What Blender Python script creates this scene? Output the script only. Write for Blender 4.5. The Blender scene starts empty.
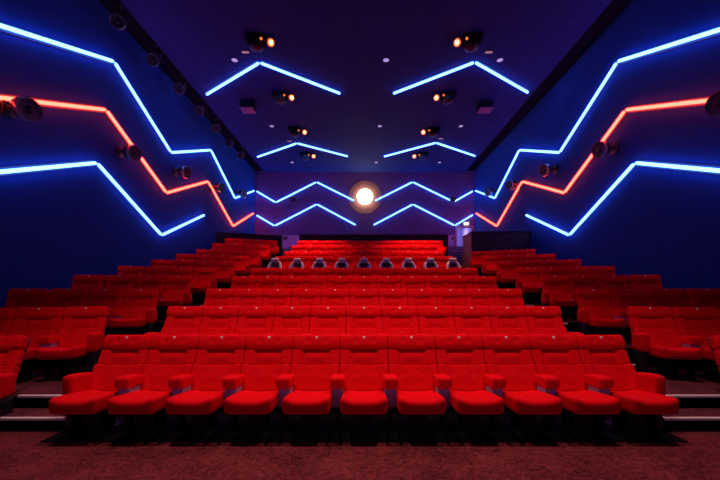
import bpy, bmesh, math, random
from mathutils import Vector, Matrix
random.seed(4)
C = bpy.context.scene.collection
PI = math.pi
WL, WR, YB, ZC = -7.15, 7.25, 22.6, 9.3      # left wall, right wall, back wall, ceiling

# ------------------------------------------------------------------ materials
def mat(name, col, rough=.7, metal=0., noise=0., nscale=40., bump=0., spec=.5):
    m = bpy.data.materials.new(name); m.use_nodes = True
    nt = m.node_tree; b = nt.nodes['Principled BSDF']
    b.inputs['Base Color'].default_value = (*col, 1)
    b.inputs['Roughness'].default_value = rough
    b.inputs['Metallic'].default_value = metal
    b.inputs['Specular IOR Level'].default_value = spec
    if noise or bump:
        tc = nt.nodes.new('ShaderNodeTexCoord'); n = nt.nodes.new('ShaderNodeTexNoise')
        n.inputs['Scale'].default_value = nscale; n.inputs['Detail'].default_value = 4
        nt.links.new(tc.outputs['Object'], n.inputs['Vector'])
        if noise:
            r = nt.nodes.new('ShaderNodeValToRGB')
            r.color_ramp.elements[0].position = .35; r.color_ramp.elements[1].position = .65
            r.color_ramp.elements[0].color = (*[c*(1-noise) for c in col], 1)
            r.color_ramp.elements[1].color = (*[min(1, c*(1+noise)) for c in col], 1)
            nt.links.new(n.outputs['Fac'], r.inputs['Fac']); nt.links.new(r.outputs['Color'], b.inputs['Base Color'])
        if bump:
            bp = nt.nodes.new('ShaderNodeBump'); bp.inputs['Strength'].default_value = bump
            bp.inputs['Distance'].default_value = .01
            nt.links.new(n.outputs['Fac'], bp.inputs['Height']); nt.links.new(bp.outputs['Normal'], b.inputs['Normal'])
    return m

def glow(name, col, strength):
    m = bpy.data.materials.new(name); m.use_nodes = True
    nt = m.node_tree; nt.nodes.clear()
    o = nt.nodes.new('ShaderNodeOutputMaterial'); e = nt.nodes.new('ShaderNodeEmission')
    e.inputs['Color'].default_value = (*col, 1); e.inputs['Strength'].default_value = strength
    nt.links.new(e.outputs[0], o.inputs['Surface'])
    return m

def carpet(name, dark, light):
    m = mat(name, light, .95, spec=.1); nt = m.node_tree; b = nt.nodes['Principled BSDF']
    tc = nt.nodes.new('ShaderNodeTexCoord')
    n1 = nt.nodes.new('ShaderNodeTexNoise'); n1.inputs['Scale'].default_value = 22; n1.inputs['Detail'].default_value = 6
    n1.inputs['Roughness'].default_value = .7; n1.inputs['Distortion'].default_value = 1.2
    n2 = nt.nodes.new('ShaderNodeTexNoise'); n2.inputs['Scale'].default_value = 2.2; n2.inputs['Detail'].default_value = 2
    mx = nt.nodes.new('ShaderNodeMath'); mx.operation = 'MULTIPLY_ADD'; mx.inputs[1].default_value = .35
    nt.links.new(tc.outputs['Object'], n1.inputs['Vector']); nt.links.new(tc.outputs['Object'], n2.inputs['Vector'])
    nt.links.new(n2.outputs['Fac'], mx.inputs[0]); nt.links.new(n1.outputs['Fac'], mx.inputs[2])
    r = nt.nodes.new('ShaderNodeValToRGB')
    r.color_ramp.elements[0].position = .52; r.color_ramp.elements[1].position = .85
    r.color_ramp.elements[0].color = (*dark, 1); r.color_ramp.elements[1].color = (*light, 1)
    nt.links.new(mx.outputs[0], r.inputs['Fac']); nt.links.new(r.outputs['Color'], b.inputs['Base Color'])
    bp = nt.nodes.new('ShaderNodeBump'); bp.inputs['Strength'].default_value = .6; bp.inputs['Distance'].default_value = .01
    nt.links.new(n1.outputs['Fac'], bp.inputs['Height']); nt.links.new(bp.outputs['Normal'], b.inputs['Normal'])
    return m

def tiles(name, col, line):
    m = mat(name, col, .85, spec=.1); nt = m.node_tree; b = nt.nodes['Principled BSDF']
    tc = nt.nodes.new('ShaderNodeTexCoord'); br = nt.nodes.new('ShaderNodeTexBrick')
    br.offset = 0; br.squash = 1
    br.inputs['Scale'].default_value = 1; br.inputs['Brick Width'].default_value = .76; br.inputs['Row Height'].default_value = .76
    br.inputs['Mortar Size'].default_value = .014; br.inputs['Mortar Smooth'].default_value = .1
    br.inputs['Color1'].default_value = (*col, 1); br.inputs['Color2'].default_value = (*[c*1.12 for c in col], 1)
    br.inputs['Mortar'].default_value = (*line, 1)
    nt.links.new(tc.outputs['Object'], br.inputs['Vector']); nt.links.new(br.outputs['Color'], b.inputs['Base Color'])
    return m

RED = mat('red_velour', (.80, .004, .009), .85, noise=.10, nscale=60, bump=.25, spec=.03)
BLACKP = mat('black_plastic', (.012, .012, .015), .28)
BLACKM = mat('black_metal', (.010, .010, .014), .5, spec=.3)
GREYP = mat('grey_plastic', (.42, .34, .5), .5)
SHELL = mat('grey_shell_vinyl', (.50, .40, .55), .45)
DARKCUSH = mat('charcoal_cushion', (.035, .03, .05), .7, bump=.2)
PALE = mat('pale_headrest_leather', (.85, .7, .78), .5)
DISC = mat('seat_number_disc', (.85, .75, .7), .3)
WALLM = mat('dark_blue_fabric_wall', (.012, .062, .27), .9, noise=.06, nscale=3, bump=.2, spec=.2)
BACKM = mat('purple_lit_wall', (.13, .075, .21), .85, noise=.06, nscale=3, spec=.2)  # purple light on the back wall is put into this colour
CEILM = tiles('dark_ceiling_tile', (.018, .036, .15), (.027, .052, .20))
BLACKC = mat('black_paint', (.005, .006, .01), .9, spec=.08)
CARPET = carpet('red_brown_carpet', (.045, .007, .010), (.25, .036, .04))
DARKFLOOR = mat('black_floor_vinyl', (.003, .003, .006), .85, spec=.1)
STEPC = carpet('step_carpet', (.05, .010, .015), (.2, .04, .05))
LANDC = carpet('landing_carpet', (.2, .16, .28), (.42, .34, .55))
NOSE = mat('pale_step_nosing', (.85, .72, .6), .4)
BOOTH = mat('booth_laminate', (.012, .009, .014), .6, spec=.2)
BOOTHSIDE = mat('plum_booth_panel', (.16, .04, .07), .6)
FRAME = mat('pale_door_frame', (.35, .25, .4), .5)
CORR = mat('corridor_paint', (.45, .42, .6), .8)
BLUE = glow('blue_neon', (.052, .17, 1.), 15.0)
TRAY = mat('grey_halo_tray', (.09, .10, .14), .8, spec=.1)  # toned so the wide tray shows the tubes' halo
REDN = glow('red_neon', (1., .026, .016), 24.0)
ORANGE = glow('orange_lamp', (1., .17, .06), 15.)
HALO = mat('orange_halo_ring', (.8, .3, .15), .6)  # for the added ring that imitates the lamp's halo
REFLEX = glow('orange_reflex', (1., .2, .03), 1.2)  # glow painted in for the lamp's reflection
VIOLET = glow('violet_downlight', (.6, .4, 1.), .75)
PINK = glow('pink_panel', (.75, .3, .45), .5)
PURPLE = mat('purple_speaker_front', (.22, .09, .2), .6)
LENS = glow('projector_beam_glass', (1., .74, .5), 22.)
GLOWDISC = mat('warm_glow_disc', (.27, .13, .11), .8)  # for the disc added round the lens to imitate glare
RIMG = mat('speaker_rim', (.11, .12, .16), .25, spec=.8)
LAMPW = glow('white_bulkhead', (1., .85, .75), 2.)

# ------------------------------------------------------------------ mesh helpers
def link(name, bm, m, parent=None, smooth=True):
    me = bpy.data.meshes.new(name)
    bmesh.ops.recalc_face_normals(bm, faces=bm.faces)
    bm.to_mesh(me); bm.free(); me.materials.append(m)
    if smooth:
        for p in me.polygons: p.use_smooth = True
        if hasattr(me, 'set_sharp_from_angle'): me.set_sharp_from_angle(angle=math.radians(38))
    o = bpy.data.objects.new(name, me); C.objects.link(o)
    if parent: o.parent = parent
    return o

def box(bm, x0, x1, y0, y1, z0, z1, bev=0., seg=2, mtx=None):
    r = bmesh.ops.create_cube(bm, size=1)
    vs = r['verts']
    for v in vs:
        v.co = Vector(((x0+x1)/2+v.co.x*(x1-x0), (y0+y1)/2+v.co.y*(y1-y0), (z0+z1)/2+v.co.z*(z1-z0)))
        if mtx: v.co = mtx @ v.co
    if bev:
        es = list({e for v in vs for e in v.link_edges})
        bmesh.ops.bevel(bm, geom=es, offset=bev, segments=seg, affect='EDGES', profile=.5)
    return bm

def newbox(*a, **k): return box(bmesh.new(), *a, **k)

def axis_m(p, d):
    d = Vector(d).normalized()
    return Matrix.Translation(Vector(p)) @ d.to_track_quat('Z', 'Y').to_matrix().to_4x4()

def lathe(bm, prof, p=(0,0,0), d=(0,0,1), seg=28, cap=True):
    M = axis_m(p, d); rings = []
    for r, z in prof:
        if r < 1e-6: rings.append([bm.verts.new(M @ Vector((0, 0, z)))])
        else: rings.append([bm.verts.new(M @ Vector((r*math.cos(2*PI*k/seg), r*math.sin(2*PI*k/seg), z))) for k in range(seg)])
    for a, b in zip(rings, rings[1:]):
        for k in range(seg):
            q = [a[k % len(a)], a[(k+1) % len(a)], b[(k+1) % len(b)], b[k % len(b)]]
            u = []
            for v in q:
                if v not in u: u.append(v)
            if len(u) > 2:
                try: bm.faces.new(u)
                except ValueError: pass
    if cap:
        for rg in (rings[0], rings[-1]):
            if len(rg) > 2: bm.faces.new(rg)
    return bm

def rod(bm, a, b, r, seg=12):
    a, b = Vector(a), Vector(b)
    return lathe(bm, [(r, 0), (r, (b-a).length)], a, b-a, seg)

def pad(hx, hy, hz, r, n=(14, 8, 6), fn=None):
    """a rounded cushion: six gridded faces pulled onto a rounded box, then shaped by fn"""
    bm = bmesh.new()
    h = (hx, hy, hz)
    def mp(p):
        q = [p[i]*h[i] for i in range(3)]
        c = [max(-(h[i]-r), min(h[i]-r, q[i])) for i in range(3)]
        dlt = Vector([q[i]-c[i] for i in range(3)])
        v = Vector(c) + (dlt.normalized()*r if dlt.length > 1e-9 else dlt)
        return fn(v) if fn else v
    def samples(ax):
        k = n[ax]; out = []
        e = r/h[ax]
        for j in range(4): out.append(-1+e*(1-math.cos(PI/2*j/3)) if False else -1+e*j/3)
        for j in range(1, k): out.append(-1+e+(2-2*e)*j/k)
        for j in range(4): out.append(1-e+e*j/3)
        return out
    S = [samples(i) for i in range(3)]
    cache = {}
    def V(p):
        k = tuple(round(c, 5) for c in p)
        if k not in cache: cache[k] = bm.verts.new(mp(p))
        return cache[k]
    for ax in range(3):
        a, b = [i for i in range(3) if i != ax]
        for s in (-1., 1.):
            for i in range(len(S[a])-1):
                for j in range(len(S[b])-1):
                    q = []
                    for (u, v) in ((S[a][i], S[b][j]), (S[a][i+1], S[b][j]), (S[a][i+1], S[b][j+1]), (S[a][i], S[b][j+1])):
                        p = [0, 0, 0]; p[ax] = s; p[a] = u; p[b] = v; q.append(V(p))
                    try: bm.faces.new(q)
                    except ValueError: pass
    return bm

def thing(name, label, cat, loc=(0, 0, 0), rz=0., group=None):
    o = bpy.data.objects.new(name, None); C.objects.link(o); o.empty_display_size = .1
    o.location = loc; o.rotation_euler = (0, 0, rz); o['label'] = label; o['category'] = cat
    if group: o['group'] = group
    return o

def tag(o, label, cat, group=None):
    o['label'] = label; o['category'] = cat
    if group: o['group'] = group
    return o

def struct(name, bm, m, smooth=False):
    o = link(name, bm, m, smooth=smooth); o['kind'] = 'structure'; return o

def dup(root, loc, rz, label, group=None):
    r = root.copy(); C.objects.link(r); r.location = loc; r.rotation_euler = (0, 0, rz); r['label'] = label
    if group: r['group'] = group
    for ch in list(root.children):
        c = ch.copy(); C.objects.link(c); c.parent = r
        for g in list(ch.children):
            d = g.copy(); C.objects.link(d); d.parent = c
    return r

ORD = ['first', 'second', 'third', 'fourth', 'fifth', 'sixth', 'seventh', 'eighth', 'ninth', 'tenth', 'eleventh', 'twelfth', 'thirteenth', 'fourteenth', 'fifteenth', 'sixteenth', 'seventeenth', 'eighteenth', 'nineteenth', 'twentieth', 'twenty-first', 'twenty-second', 'twenty-third', 'twenty-fourth', 'twenty-fifth', 'twenty-sixth', 'twenty-seventh', 'twenty-eighth', 'twenty-ninth', 'thirtieth']

# ------------------------------------------------------------------ the room
PITCH = 1.41
F = [0, .30, .60, .92, 1.22, 1.52, 1.84, 2.17, 2.60, 3.02]      # floor height of each row
FRONT = [3.6 + PITCH*i for i in range(10)]                       # seat lip of each row
HEAD = [y + .8 for y in FRONT]
LAND = 3.9
struct('floor', newbox(WL-.2, WR+.2, -3, YB, -.3, 0), CARPET)
struct('wall_left', newbox(WL-.2, WL, -3, YB, 0, ZC+.4), WALLM)
struct('wall_right', newbox(WR, WR+.2, -3, YB, 0, ZC+.4), WALLM)
DX0, DX1, DZ1 = 6.08, 7.12, 5.70
b = newbox(WL-.2, DX0, YB, YB+.2, 0, ZC+.4)
box(b, DX0, WR+.2, YB, YB+.2, DZ1, ZC+.4); box(b, DX0, WR+.2, YB, YB+.2, 0, LAND); box(b, DX1, WR+.2, YB, YB+.2, LAND, DZ1)
struct('wall_back', b, BACKM)
struct('ceiling', newbox(-6.5, 6.6, 4, YB, ZC, ZC+.1), CEILM)
b = newbox(WL, -6.5, 4, YB, ZC+.12, ZC+.3); box(b, 6.6, WR, 4, YB, ZC+.12, ZC+.3)
struct('trim_1', b, BLACKC)
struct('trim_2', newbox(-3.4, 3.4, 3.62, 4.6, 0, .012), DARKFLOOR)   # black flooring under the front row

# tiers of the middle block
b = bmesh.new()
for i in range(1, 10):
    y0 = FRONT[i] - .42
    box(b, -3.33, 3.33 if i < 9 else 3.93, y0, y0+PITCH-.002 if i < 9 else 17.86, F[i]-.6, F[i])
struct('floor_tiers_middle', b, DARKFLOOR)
# tiers of the two slanted side blocks
A = math.radians(22)
AF = math.radians(15)      # the seats themselves turn a little less than their row
def side_tiers(s, xin, xout, n):
    b = bmesh.new()
    for i in range(1, n):
        p = HEAD[i]-.8*math.cos(A)-.36; q = p+PITCH*1.0+(1.2 if i == n-1 else 0)
        if s > 0 and i == n-1: q = p+3.3
        sl = math.tan(A)*(xout-xin)
        pts = [(xin, p), (xout, p-sl), (xout, q-sl), (xin, q)]
        lo = [b.verts.new((s*x, y, F[i]-.62)) for x, y in pts]; hi = [b.verts.new((s*x, y, F[i]-.005)) for x, y in pts]
        b.faces.new(lo); b.faces.new(hi)
        for k in range(4): b.faces.new([lo[k], lo[(k+1) % 4], hi[(k+1) % 4], hi[k]])
    return b
for o in (struct('floor_tiers_left', side_tiers(-1, 4.08, -WL, 10), STEPC), struct('floor_tiers_right', side_tiers(1, 4.2, WR, 8), STEPC)):
    o.data.materials.append(DARKFLOOR)
    for p in o.data.polygons:
        if abs(p.normal.z) < .5: p.material_index = 1

# aisle steps, each a step with its nosing
def aisle(s, xin, xout, side):
    lev = []          # (y front edge, top)
    for i in range(9):
        k = 2 if i < 7 else 3
        for j in range(k):
            lev.append((3.9+PITCH*i+j*(.34 if k == 2 else .3), F[i]+(F[i+1]-F[i])*(j+1)/k))
    for j in range(5): lev.append((17.1+.3*j, F[9]+(LAND-F[9])*(j+1)/5))
    for n, (y, t) in enumerate(lev):
        y1 = lev[n+1][0] if n+1 < len(lev) else 18.9
        xo = xout+(.22, .48)[n] if n < 2 else xout
        xi = xin
        if s > 0 and y > FRONT[9]-.45: xi = 3.95; xo = 5.3
        if s > 0 and y1 > 17.86: xi = 4.38
        xs = sorted((s*xi, s*xo))
        up = n > 17
        o = link('aisle_step', newbox(xs[0], xs[1], y, y1, max(0, t-.32), t-.012), LANDC if up else DARKFLOOR, smooth=False)
        tag(o, f'carpeted step in the {side} aisle, {ORD[n]} step up from the floor', 'step', f'steps of the {side} aisle')
        link('carpet_tread', newbox(xs[0], xs[1], y-.004, y1-.006, t-.0118, t), LANDC if up else STEPC, o, smooth=False)
        link('nosing', newbox(xs[0]+(.05 if n != 1 or s > 0 else .3), xs[1]-(.02), y-.012, y+.035, t-.022, t+.006, bev=.004), NOSE if not up else BLACKM, o, smooth=False)
aisle(-1, 3.34, 4.07, 'left'); aisle(1, 3.34, 4.19, 'right')
b = newbox(WL, WR, 18.9, YB, LAND-.5, LAND); box(b, -3.33, 3.33, 17.98, 18.9, LAND-.5, LAND)
struct('floor_landing', b, LANDC)

# low walls behind the last row
struct('wall_low_middle', newbox(-3.33, 4.36, 17.87, 17.98, 2.9, 4.48), BOOTH)
b = bmesh.new()
pts = [(-4.22, 17.72), (-7.14, 16.66), (-7.14, 16.78), (-4.22, 17.84)]
lo = [b.verts.new((x, y, 2.9)) for x, y in pts]; hi = [b.verts.new((x, y, 4.4)) for x, y in pts]
b.faces.new(lo); b.faces.new(hi)
for k in range(4): b.faces.new([lo[k], lo[(k+1) % 4], hi[(k+1) % 4], hi[k]])
struct('wall_low_left', b, BOOTH)

# door recess in the back wall
b = newbox(DX0-.1, DX0, YB-.03, YB+.22, LAND, DZ1+.1); box(b, DX1, DX1+.1, YB-.03, YB+.22, LAND, DZ1+.1); box(b, DX0, DX1, YB-.03, YB+.22, DZ1, DZ1+.1)
d = struct('door_1', b, FRAME)
b = newbox(DX0-.5, DX0-.02, YB+.25, YB+3, LAND, DZ1+.5); box(b, DX1+.02, DX1+.5, YB+.25, YB+3, LAND, DZ1+.5)
box(b, DX0-.5, DX1+.5, YB+3, YB+3.2, LAND, DZ1+.5)
struct('wall_corridor', b, CORR)
t = thing('exit_lamp', 'small white oval bulkhead lamp glowing above the rear right doorway', 'lamp', (6.68, YB, 5.93))
link('base', newbox(-.2, .2, -.05, 0, -.12, .12, bev=.03), BLACKM, t)
link('diffuser', pad(.17, .05, .095, .045, fn=lambda v: v+Vector((0, -.08, 0))), LAMPW, t)

LAV = mat('lavender_panel', (.42, .34, .6), .7)
for x0, x1, wx, w in ((-5.5, -4.25, -5.05, 'left'), (5.3, 5.82, 5.72, 'right')):
    t = thing('rear_panel', f'lavender panel with small dark window at the top of the {w} aisle', 'cabinet', ((x0+x1)/2, YB-.2, LAND))  # simple block standing in for the lit lavender panel
    c = (x0+x1)/2
    link('body', newbox(x0-c, x1-c, -.2, .19, 0, 1.22, bev=.01), LAV, t, smooth=False)
    link('window', newbox(wx-c-.14 if w == 'left' else wx-c-.06, wx-c+.14 if w == 'left' else wx-c+.06, -.215, -.2, .93, 1.15), BLACKP, t, smooth=False)

# control booth
t = thing('control_booth', 'black boxy control booth behind the shortened right hand seat rows', 'booth', (0, 0, 0))
link('front_panel', newbox(4.7, 7.24, 14.98, 15.06, 2.17, 4.1, bev=.01), BOOTH, t, smooth=False)
link('side_panel', newbox(4.68, 4.76, 15.07, 16.35, 2.17, 4.1, bev=.01), BOOTHSIDE, t, smooth=False)
link('back_panel', newbox(4.77, 7.24, 16.27, 16.35, 2.17, 4.1, bev=.01), BOOTH, t, smooth=False)
link('counter_top', newbox(4.66, 7.24, 14.95, 16.38, 4.1, 4.14, bev=.01), BLACKC, t, smooth=False)

# ------------------------------------------------------------------ cinema seats
TH = math.radians(27.5)
def backmap(y0, z0):
    """(x, thickness (negative = forward), distance up the slope) -> seat space"""
    def f(v): return Vector((v.x, y0 + v.z*math.sin(TH) + v.y*math.cos(TH), z0 + v.z*math.cos(TH) - v.y*math.sin(TH)))
    return f
BM = backmap(.545, .385)
def sm(a, b, x):
    t = max(0, min(1, (x-a)/(b-a))); return t*t*(3-2*t)
def cushion_fn(v):
    x, y, z = v
    fy = (y+.30)/.60
    top = z > 0
    z2 = z
    if top:
        z2 += .022*sm(.12, .23, abs(x))*(1-fy*.6) - .012*math.cos(x/.235*PI/2)
        z2 += .012*math.sin(fy*PI)
    else: z2 += .03*fy
    yy = y - .006*math.cos(x/.235*PI/2)*(1 if y < 0 else 0)
    return Vector((x*(1-.04*fy), yy+.225, z2 + .395 - .065*fy))
def lower_fn(v):
    x, y, s = v
    if y < 0:
        y -= .03*sm(.17, .25, abs(x)) - .02*math.exp(-((s+.06)/.08)**2)*0 + .015*math.exp(-(s/.09)**2)*(1-sm(.12, .2, abs(x)))
        for sx in (-.12, .12):
            y += .012*math.exp(-((x-sx)**2+(s-.04)**2)/.0008)
    return BM(Vector((x, y, s+.155)))
def mid_fn(v):
    x, y, s = v
    if y < 0:
        y += .028*(1-sm(.15, .19, abs(x)))*1.0
        y -= .02*math.exp(-((s+.01)/.05)**2)*(1-sm(.11, .15, abs(x)))
    return BM(Vector((x, y, s+.415)))
def head_fn(v):
    x, y, s = v
    if y < 0:
        y -= .02 + .018*math.cos(s/.1*PI/2)
        for sx in (-.11, .11): y += .016*math.exp(-((x-sx)**2+(s)**2)/.0012)
    return BM(Vector((x, y, s+.607)))
MESH = {}
def part(key, parent, x=0.):
    o = bpy.data.objects.new(NAMES[key], MESH[key]); C.objects.link(o); o.parent = parent
    if x: o.location.x = x
    return o
NAMES = {}
def store(key, name, bm, m, smooth=True):
    o = link(name, bm, m, smooth=smooth); MESH[key] = o.data; NAMES[key] = name
    bpy.data.objects.remove(o)
store('cushion', 'seat_cushion', pad(.246, .30, .077, .045, (14, 10, 4), cushion_fn), RED)
store('lower', 'lower_back_pad', pad(.297, .055, .158, .022, (24, 3, 12), lower_fn), RED)
store('mid', 'middle_back_pad', pad(.297, .052, .10, .02, (24, 3, 8), mid_fn), RED)
store('head', 'headrest', pad(.298, .05, .09, .03, (22, 3, 8), head_fn), RED)
b = bmesh.new(); v = box(b, -.285, .285, .05, .085, -.02, .70, bev=.012)
for q in b.verts: q.co = BM(q.co)
store('shell', 'back_shell', b, BLACKP)
b = newbox(-.10, .10, .2, .44, .02, .335, bev=.015); box(b, -.17, .17, .1, .5, .3, .33, bev=.01); box(b, -.13, .13, .12, .56, 0, .03, bev=.008)
store('pedestal', 'pedestal', b, BLACKM)
def arm_fn(v):
    x, y, z = v
    if z > 0: z -= .02*max(0, (y+.05))/.2
    return Vector((x, y+.375, z+.560))
store('arm', 'armrest', pad(.088, .15, .062, .035, (4, 6, 3), arm_fn), RED)
store('support', 'arm_support', newbox(-.064, .064, .27, .47, .28, .52, bev=.01), GREYP)
store('foot', 'support_foot', newbox(-.03, .03, .32, .42, 0, .30, bev=.006), BLACKM)
def end_fn(v):
    x, y, z = v
    if z > 0: z -= .03*max(0, (y+.05))/.2
    return Vector((x, y+.39, z+.50))
store('endarm', 'end_arm_panel', pad(.064, .17, .145, .045, (4, 8, 6), end_fn), RED)
store('endfoot', 'end_panel_base', newbox(-.045, .045, .26, .52, 0, .40, bev=.01), BLACKP)
b = bmesh.new(); p = BM(Vector((0, -.083, .648))); dd = BM(Vector((0, -1, 0)))-BM(Vector((0, 0, 0)))
lathe(b, [(0, 0), (.013, 0), (.015, .008), (0, .012)], p, dd, 16, cap=False)
store('disc', 'seat_number_disc', b, DISC)

SEAT_PARTS = ('pedestal', 'shell', 'cushion', 'lower', 'mid', 'head', 'disc')
def make_seat(kind, label, loc, rz, group):
    t = thing('cinema_seat', label, 'seat', loc, rz, group)
    for k in SEAT_PARTS:
        if k != 'disc': o = part(k, t)
        if k == 'head': part('disc', o)
    if kind == 'L': part('endarm', t, -.30); part('endfoot', t, -.30)
    else: part('arm', t, -.30); part('support', t, -.30); part('foot', t, -.30)
    if kind == 'R': part('endarm', t, .30); part('endfoot', t, .30)
    return t
PROTO = {}
def seat(kind, label, loc, rz, group):
    if kind not in PROTO: PROTO[kind] = make_seat(kind, label, loc, rz, group); return PROTO[kind]
    return dup(PROTO[kind], loc, rz, label, group)

ROW = ['front row', 'second row', 'third row', 'fourth row', 'fifth row', 'sixth row', 'seventh row', 'eighth row', 'ninth row', 'back row']
def pos_words(i, n, endl, endr):
    """seat i (0-based, from the left) of n"""
    if n % 2 and i == n//2: return 'exactly in the middle of the row'
    if i == 0: return f'at the {endl}'
    if i == n-1: return f'at the {endr}'
    if i < n/2: return f'{ORD[i]} seat from the {endl}'
    return f'{ORD[n-1-i]} seat from the {endr}'
# middle block
for r in range(10):
    if r == 5: continue
    n = 12 if r == 9 else 11
    for i in range(n):
        x = (i-5)*.6
        k = 'L' if i == 0 else 'R' if i == n-1 else 'M'
        seat(k, f'red cinema seat in the {ROW[r]}, {pos_words(i, n, "left aisle end", "right aisle end")}' if r else
             f'red cinema seat in the front row, {pos_words(i, n, "left end", "right end")}',
             (x, FRONT[r], F[r]), 0, f'red seats of the middle block, {ROW[r]}')
# slanted side blocks
def side_block(s, x0, rows, vis):
    for r in rows:
        for j in range(vis.get(r, 4)):
            c = Vector((s*(x0+.3*math.cos(A)+.6*j*math.cos(A)), HEAD[r]-(.3+.6*j)*math.sin(A)))
            th = -s*AF             # left block turns to face the middle
            f = Vector((math.sin(th), -math.cos(th)))
            p = c + .8*f
            side = 'left' if s < 0 else 'right'
            n = 4
            if s < 0: k = 'R' if j == 0 else 'L' if j == 3 else 'M'
            else: k = 'L' if j == 0 else 'R' if j == 3 else 'M'
            w = 'on the aisle' if j == 0 else 'against the wall' if j == 3 else 'second from the aisle' if j == 1 else 'third from the aisle'
            rn = ROW[r] if s < 0 else (ROW[r] if r < 7 else 'row before the booth')
            seat(k, f'red cinema seat in the {side} block, {rn}, {w}', (p.x, p.y, F[r]), th if True else 0, f'red seats of the {side} block')
side_block(-1, 4.30, range(10), {0: 1, 1: 3})
side_block(1, 4.43, range(8), {0: 1, 1: 3})

# the nine grey lounge chairs of the sixth row
def arch(bm, hw, z0, ztop, ry, rx, tilt=.18, seg=28, ns=10):
    rings = []
    for k in range(seg+1):
        a = PI*k/seg
        cx, cz = math.cos(a), math.sin(a)
        x = hw*math.copysign(abs(cx)**.5, cx); z = z0+(ztop-z0)*abs(cz)**.5
        nx, nz = cx, cz
        l = math.hypot(nx, nz); nx /= l; nz /= l
        y = .42+(z-z0)*tilt - .18*(1-cz)
        rings.append([bm.verts.new((x+nx*rx*math.cos(2*PI*j/ns), y+ry*math.sin(2*PI*j/ns), z+nz*rx*math.cos(2*PI*j/ns))) for j in range(ns)])
    for p, q in zip(rings, rings[1:]):
        for j in range(ns): bm.faces.new([p[j], p[(j+1) % ns], q[(j+1) % ns], q[j]])
    bm.faces.new(rings[0]); bm.faces.new(rings[-1])
    return bm
def make_lounge(label, loc):
    t = thing('lounge_chair', label, 'chair', loc, 0, 'grey lounge chairs in the middle of the sixth row')
    link('curved_shell', arch(bmesh.new(), .20, .45, .97, .07, .05), SHELL, t)
    link('back_cushion', pad(.16, .04, .25, .038, (10, 3, 10), lambda v: Vector((v.x*(1-.25*max(0, v.z)/.25), v.y+.5+(v.z)*.18, v.z+.70))), SHELL, t)
    link('neck_recess', pad(.125, .03, .085, .028, (10, 2, 6), lambda v: Vector((v.x*(1-.35*max(0, -v.z)/.085), v.y+.465+(v.z)*.18, v.z+.875))), DARKCUSH, t)
    link('back_panel', pad(.19, .03, .25, .028, (10, 2, 10), lambda v: Vector((v.x*(1-.4*max(0, v.z)/.25), v.y+.585+(v.z)*.18, v.z+.70))), DARKCUSH, t)
    link('headrest', pad(.115, .05, .055, .035, (6, 3, 3), lambda v: Vector((v.x, v.y+.47, v.z+1.055))), PALE, t)
    link('seat_cushion', pad(.2, .25, .07, .045, (10, 8, 3), lambda v: Vector((v.x, v.y+.3, v.z+.4))), DARKCUSH, t)
    for s in (-1, 1):
        link('armrest', pad(.04, .2, .035, .03, (3, 6, 3), lambda v: Vector((v.x+s*.22, v.y+.22, v.z+.6))), SHELL, t)
    link('pedestal', lathe(bmesh.new(), [(.22, 0), (.22, .02), (.05, .05), (.05, .32), (.18, .335)], (0, .32, 0)), BLACKM, t)
    return t
lp = None
for i in range(9):
    lab = f'grey round-backed lounge chair in the sixth row, {pos_words(i, 9, "left end", "right end")}'
    loc = ((i-4)*.715, FRONT[5], F[5])
    if lp is None: lp = make_lounge(lab, loc)
    else: dup(lp, loc, 0, lab)

# ------------------------------------------------------------------ neon tubes
def tube(a, b, m, nrm, label, group):
    """a straight light tube from a to b, on a channel widened to show its halo on the surface behind it (nrm points to that surface)"""
    a, b = Vector(a), Vector(b); d = (b-a).normalized(); g = .035
    a2, b2 = a+d*g, b-d*g
    t = thing('neon_tube', label, 'neon light', (a2+b2)/2, 0, group)
    c = (a2+b2)/2
    bm = bmesh.new(); L = (b2-a2).length; r = .040
    lathe(bm, [(0, 0), (r*.7, .01), (r, .04), (r, L-.04), (r*.7, L-.01), (0, L)], a2-c, d, 14, cap=False)
    link('glowing_tube', bm, m, t)
    bm = bmesh.new(); n = Vector(nrm)
    side = d.cross(n).normalized()
    o0 = n*.038; vs = []
    for e in (a2-c, b2-c):
        for (u, w) in ((-.085, 0), (.085, 0), (.085, .016), (-.085, .016)):
            vs.append(bm.verts.new(e+o0+side*u+n*w))
    bm.faces.new(vs[:4]); bm.faces.new(vs[4:])
    for k in range(4): bm.faces.new([vs[k], vs[(k+1) % 4], vs[4+(k+1) % 4], vs[4+k]])
    link('halo_channel', bm, TRAY, t, smooth=False)  # made wider than the tube to catch its light as a halo
def line(pts, m, nrm, colour, where, words):
    n = len(pts)-1
    for i in range(n):
        w = words[i] if isinstance(words, (list, tuple)) else words.format(ORD[i])
        tube(pts[i], pts[i+1], m, nrm, f'{colour} light tube, {w}', f'{colour} light tubes {where}')
XL, XR, YT, ZT = -7.095, 7.195, 22.545, 9.245
up = [(6.2, 6.53), (9.8, 8.09), (12.7, 6.66), (16.0, 8.09), (18.98, 6.65), (22.3, 8.02)]
rd = [(6.2, 5.12), (9.5, 6.56), (12.4, 5.09), (15.7, 6.54), (18.7, 5.06), (22.15, 6.52)]
lw = [(6.2, 3.67), (9.17, 4.98), (12.1, 3.52), (15.35, 4.94)]
for X, nv, side in ((XL, (-1, 0, 0), 'left'), (XR, (1, 0, 0), 'right')):
    line([(X, y, z) for y, z in up], BLUE, nv, 'blue', f'of the upper zigzag on the {side} wall', f'upper zigzag on the {side} wall, {{}} from the front')
    line([(X, y, z) for y, z in rd], REDN, nv, 'red', f'of the zigzag on the {side} wall', f'{side} wall zigzag, {{}} from the front')
    line([(X, y, z) for y, z in lw], BLUE, nv, 'blue', f'of the lower zigzag on the {side} wall', f'lower zigzag on the {side} wall, {{}} from the front')
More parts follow.
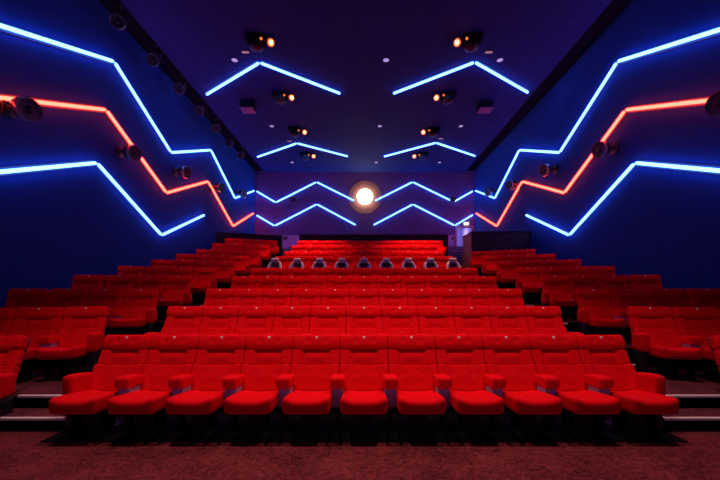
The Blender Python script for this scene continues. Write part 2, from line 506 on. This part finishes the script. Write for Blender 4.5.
NB = (0, 1, 0)
def bk(pts): return [(x, YT, z) for x, z in pts]
line(bk([(-7.05, 8.07), (-5.77, 7.32), (-3.1, 8.66), (-.62, 7.42)]), BLUE, NB, 'blue', 'on the back wall, upper left', 'upper back wall zigzag left of projector, {} from the left corner')
line(bk([(7.14, 8.08), (5.86, 7.36), (3.18, 8.66), (.70, 7.42)]), BLUE, NB, 'blue', 'on the back wall, upper right', 'upper back wall zigzag right of projector, {} from the right corner')
line(bk([(-7.05, 6.50), (-5.84, 5.79), (-3.08, 7.21), (-.53, 5.84)]), BLUE, NB, 'blue', 'on the back wall, lower left', 'lower back wall zigzag left of centre, {} from the left corner')
line(bk([(7.14, 6.53), (5.93, 5.81), (3.2, 7.2), (.61, 5.84)]), BLUE, NB, 'blue', 'on the back wall, lower right', 'lower back wall zigzag right of centre, {} from the right corner')
NC = (0, 0, 1)
for pts, w in (([(-6.19, 13.52), (-3.51, 11.6), (-.9, 13.45)], 'nearer left ceiling chevron'), ([(1.11, 13.45), (3.72, 11.58), (6.38, 13.38)], 'nearer right ceiling chevron'),
               ([(-6.16, 19.86), (-3.49, 17.98), (-.9, 19.76)], 'farther left ceiling chevron'), ([(1.12, 19.79), (3.74, 17.92), (6.37, 19.71)], 'farther right ceiling chevron')):
    line([(x, y, ZT) for x, y in pts], BLUE, NC, 'blue', f'of the {w}', [f'left arm of the {w}', f'right arm of the {w}'])

# ------------------------------------------------------------------ speakers
def drum(t, p, d, r, depth):
    """drum body with a front rim and a dished cone; p = centre of the front face, d = facing direction"""
    p, d = Vector(p), Vector(d).normalized()
    link('drum_housing', lathe(bmesh.new(), [(0, -depth), (r*.55, -depth), (r*.82, -depth*.85), (r*.98, -depth*.4), (r, 0), (0, 0)], p, d, 32, cap=False), BLACKP, t)
    link('front_rim', lathe(bmesh.new(), [(r*.84, 0), (r*.86, .035), (r*.97, .04), (r*1.03, 0), (r*1.0, -.03)], p, d, 32, cap=False), RIMG, t)
    link('speaker_cone', lathe(bmesh.new(), [(r*.85, .012), (r*.5, .002), (r*.3, .006), (r*.2, .03), (0, .045)], p, d, 32, cap=False), BLACKP, t)
def wall_speaker(s, y, z, label):
    X = WL if s < 0 else WR
    t = thing('wall_speaker', label, 'speaker', (X, y, z), 0, f'round speakers on the {"left" if s < 0 else "right"} wall')
    i = -s
    link('wall_plate', newbox(min(0, i*.05), max(0, i*.05), -.12, .12, -.16, .16, bev=.01), BLACKM, t)
    bm = bmesh.new(); rod(bm, (0, 0, 0), (i*.24, -.03, 0), .045); rod(bm, (i*.22, -.27, 0), (i*.22, .21, 0), .02)
    link('bracket_arm', bm, BLACKM, t)
    drum(t, (i*.50, -.06, -.06), (i*.93, -.28, -.25), .225, .28)
for s, sn, spots in ((-1, 'left', [(6.9, 5.24), (10.05, 5.62), (13.0, 6.07), (16.1, 6.42), (19.2, 7.0)]), (1, 'right', [(6.6, 5.2), (9.95, 5.68), (13.0, 6.15), (16.0, 6.5), (18.9, 7.0)])):
    for k, (y, z) in enumerate(spots):
        wall_speaker(s, y, z, f'black round drum speaker on the {sn} wall, {ORD[k]} from the front')
for k in range(7):
    y = 9.45+1.55*k
    t = thing('ceiling_speaker', f'small black speaker hanging at the left ceiling edge, {ORD[k]} from the front', 'speaker', (-6.7, y, ZC+.12), 0, 'small speakers along the left ceiling edge')
    bm = newbox(-.09, .09, -.09, .09, -.04, 0, bev=.008); rod(bm, (0, 0, -.04), (0, 0, -.3), .03); box(bm, -.2, .2, -.03, .03, -.32, -.29, bev=.005)
    for q in (-1, 1): box(bm, q*.2-.012, q*.2+.012, -.03, .03, -.56, -.29, bev=.004)
    link('yoke', bm, BLACKM, t)
    drum(t, (.02, -.10, -.55), (.35, -.85, -.35), .18, .26)
for k, (x, z, w) in enumerate(((-4.58, 7.5, 'left'), (5.76, 7.5, 'right'))):
    t = thing('rear_speaker', f'round black speaker on the back wall between the zigzags, {w} side', 'speaker', (x, YB, z))
    link('wall_plate', lathe(bmesh.new(), [(.1, -.02), (.1, .12)], (0, 0, 0), (0, -1, 0)), BLACKM, t)
    drum(t, (0, -.28, -.02), (.0, -1, -.25), .2, .22)

# ------------------------------------------------------------------ ceiling fittings
def spotlight(s, y, label):
    t = thing('stage_light', label, 'spotlight', (s*3.3, y, ZC), 0, 'orange stage lights under the ceiling')
    i = -s
    link('mount_box', newbox(-.27, .27, -.25, .25, -.13, 0, bev=.01), BLACKC, t)
    bm = bmesh.new(); lathe(bm, [(0, -.34), (.12, -.34), (.19, -.29), (.2, -.13), (.16, -.13)], (0, .03, 0), (0, 0, 1), 24, cap=False)
    link('rotating_base', bm, BLACKP, t)
    bm = bmesh.new(); rod(bm, (i*.2, 0, -.09), (i*.45, -.02, -.09), .02); box(bm, i*.46-.05, i*.46+.05, -.05, .05, -.13, -.03, bev=.01)
    link('arm', bm, BLACKM, t)
    dd = Vector((-i*.1, -.80, -.6)).normalized(); c = Vector((i*.48, -.08, -.19))
    link('lamp_head', lathe(bmesh.new(), [(0, -.22), (.06, -.22), (.10, -.14), (.105, 0), (.115, .03), (.09, 0)], c, dd, 24, cap=False), BLACKP, t)
    lh = [c_ for c_ in t.children if c_.name.startswith('lamp_head')][0]
    link('halo_ring', lathe(bmesh.new(), [(.107, .03), (.085, .0), (.05, -.005)], c, dd, 24, cap=False), HALO, lh)  # ring added to catch the lens light as an orange halo
    link('lit_lens', lathe(bmesh.new(), [(.066, 0), (.055, .03), (0, .042)], c, dd, 24, cap=False), ORANGE, lh)
    link('lens_reflex', lathe(bmesh.new(), [(.04, 0), (.03, .015), (0, .02)], Vector((i*.22, -.22, -.17)), (0, -.8, -.6), 16), REFLEX, t)  # glowing dot stands in for the lamp's reflection on the box
    return (s*3.3+i*.48, y-.08, ZC-.19)
lamps = []
for s, sn in ((-1, 'left'), (1, 'right')):
    for k, y in enumerate((10.55, 13.55, 16.5, 19.45)):
        lamps.append((spotlight(s, y, f'black stage light with glowing orange lens, {sn} ceiling side, {ORD[k]} from the front'), k))
for x, w in ((-4.75, 'left'), (4.95, 'right')):
    t = thing('hanging_speaker_box', f'dark box with dull purple underside hanging from the {w} ceiling', 'speaker', (x, 14.1, ZC))
    link('body', newbox(-.27, .27, -.2, .26, -.34, -.06, bev=.01), BLACKC, t)
    link('front_grille', newbox(-.26, .26, -.24, .24, -.37, -.342, bev=.005), PURPLE, t)
    link('hanger', newbox(-.1, .1, -.1, .1, -.06, 0), BLACKM, t)
for k, y in enumerate((11.55, 16.2, 20.8)):
    for x, w in ((-4.33, 'left'), (.74, 'middle'), (4.55, 'right')):
        t = thing('downlight', f'violet round ceiling downlight in the {w} line, {ORD[k]} from the front', 'ceiling light', (x, y, ZC), 0, 'violet round downlights in the ceiling')
        link('rim', lathe(bmesh.new(), [(.09, 0), (.10, -.012), (.115, -.012), (.12, 0)], cap=False), BLACKM, t)
        link('lens', lathe(bmesh.new(), [(.1, -.005), (.07, -.02), (0, -.025)], cap=False), VIOLET, t)
for x, y, w in ((-3.83, 11.14, 'left chevron, nearer one'), (4.03, 11.14, 'right chevron, nearer one'), (-3.84, 17.8, 'left chevron, farther one'), (3.9, 17.5, 'right chevron, farther one')):
    t = thing('ceiling_panel_light', f'small pink rectangular ceiling panel beside the {w}', 'ceiling light', (x, y, ZC), 0, 'small pink panels in the ceiling')
    link('frame', newbox(-.13, .13, -.06, .06, -.02, 0, bev=.004), BLACKM, t)
    link('panel', newbox(-.11, .11, -.045, .045, -.03, -.02, bev=.003), PINK, t)

# ------------------------------------------------------------------ projector
t = thing('projector', 'dazzling bright projector lens with added glow disc high on the back wall', 'projector', (.06, YB-.012, 7.68))
link('glow_disc', lathe(bmesh.new(), [(1.1, 0), (1.1, .012), (.5, .016), (0, .016)], (0, 0, 0), (0, -1, 0), 48, cap=False), GLOWDISC, t)  # flat disc added to catch lens light as a warm fading glow
link('lens_barrel', lathe(bmesh.new(), [(.50, .01), (.52, .03), (.50, .045), (.485, .045)], (0, 0, 0), (0, -1, 0), 48, cap=False), BLACKM, t)
link('glare_lens', lathe(bmesh.new(), [(.49, .03), (.50, .12), (.42, .24), (.25, .34), (0, .38)], (0, 0, 0), (0, -1, 0), 48, cap=False), LENS, t)  # lens oversized so its bright face stands in for the glare

# ------------------------------------------------------------------ light
def spot(name, loc, target, col, e, size=80, blend=.6, r=.12):
    l = bpy.data.lights.new(name, 'SPOT'); l.energy = e; l.color = col; l.spot_size = math.radians(size); l.spot_blend = blend; l.shadow_soft_size = r
    o = bpy.data.objects.new(name, l); C.objects.link(o); o.location = loc
    o.rotation_euler = (Vector(target)-Vector(loc)).to_track_quat('-Z', 'Y').to_euler()
    return o
for (x, y, z), k in lamps:
    spot('stage_beam', (x, y-.06, z-.12), (x*.86, y-.9, 2), (1, .42, .16), (850, 1500, 2900, 2300)[k], 50, .9)
for x in (-2.8, 2.8):
    spot('house_beam', (x, 7.5, ZC-.3), (x*.5, 6.8, 1), (1, .42, .36), 600, 60, .9)
    spot('house_beam', (x, 3.5, ZC-.3), (x*.6, 3.9, 0), (1, .62, .58), 780, 64, .9)
spot('house_beam', (0, 3.4, ZC-.3), (0, 3.9, 0), (1, .62, .62), 560, 78)
spot('projector_beam', (.06, YB-.6, 7.55), (0, 12.5, 2.5), (1, .55, .4), 200, 56, .8)
l = bpy.data.lights.new('screen_side_fill', 'AREA'); l.shape = 'RECTANGLE'; l.size = 11; l.size_y = 4.6; l.energy = 60; l.color = (.42, .25, .8)  # purple ambient fill added on the unseen screen side
o = bpy.data.objects.new('screen_side_fill', l); C.objects.link(o); o.location = (0, -4, 4.2); o.rotation_euler = (math.radians(90), 0, 0)
l = bpy.data.lights.new('corridor_light', 'POINT'); l.energy = 45; l.color = (.42, .34, 1); l.shadow_soft_size = .1
o = bpy.data.objects.new('corridor_light', l); C.objects.link(o); o.location = (6.6, YB+1.6, 5.6)

w = bpy.data.worlds.new('World'); bpy.context.scene.world = w; w.use_nodes = True
w.node_tree.nodes['Background'].inputs['Color'].default_value = (.004, .002, .01, 1)

# ------------------------------------------------------------------ camera
cam = bpy.data.cameras.new('camera'); cam.sensor_width = 36; cam.lens = 17.25; cam.shift_x = -4/720; cam.shift_y = 50/720; cam.clip_end = 100
co = bpy.data.objects.new('camera', cam); C.objects.link(co); co.location = (0, 0, 1.6); co.rotation_euler = (PI/2, 0, 0)
s = bpy.context.scene; s.camera = co
s.view_settings.view_transform = 'Standard'; s.view_settings.look = 'None'; s.view_settings.exposure = 0; s.view_settings.gamma = 1
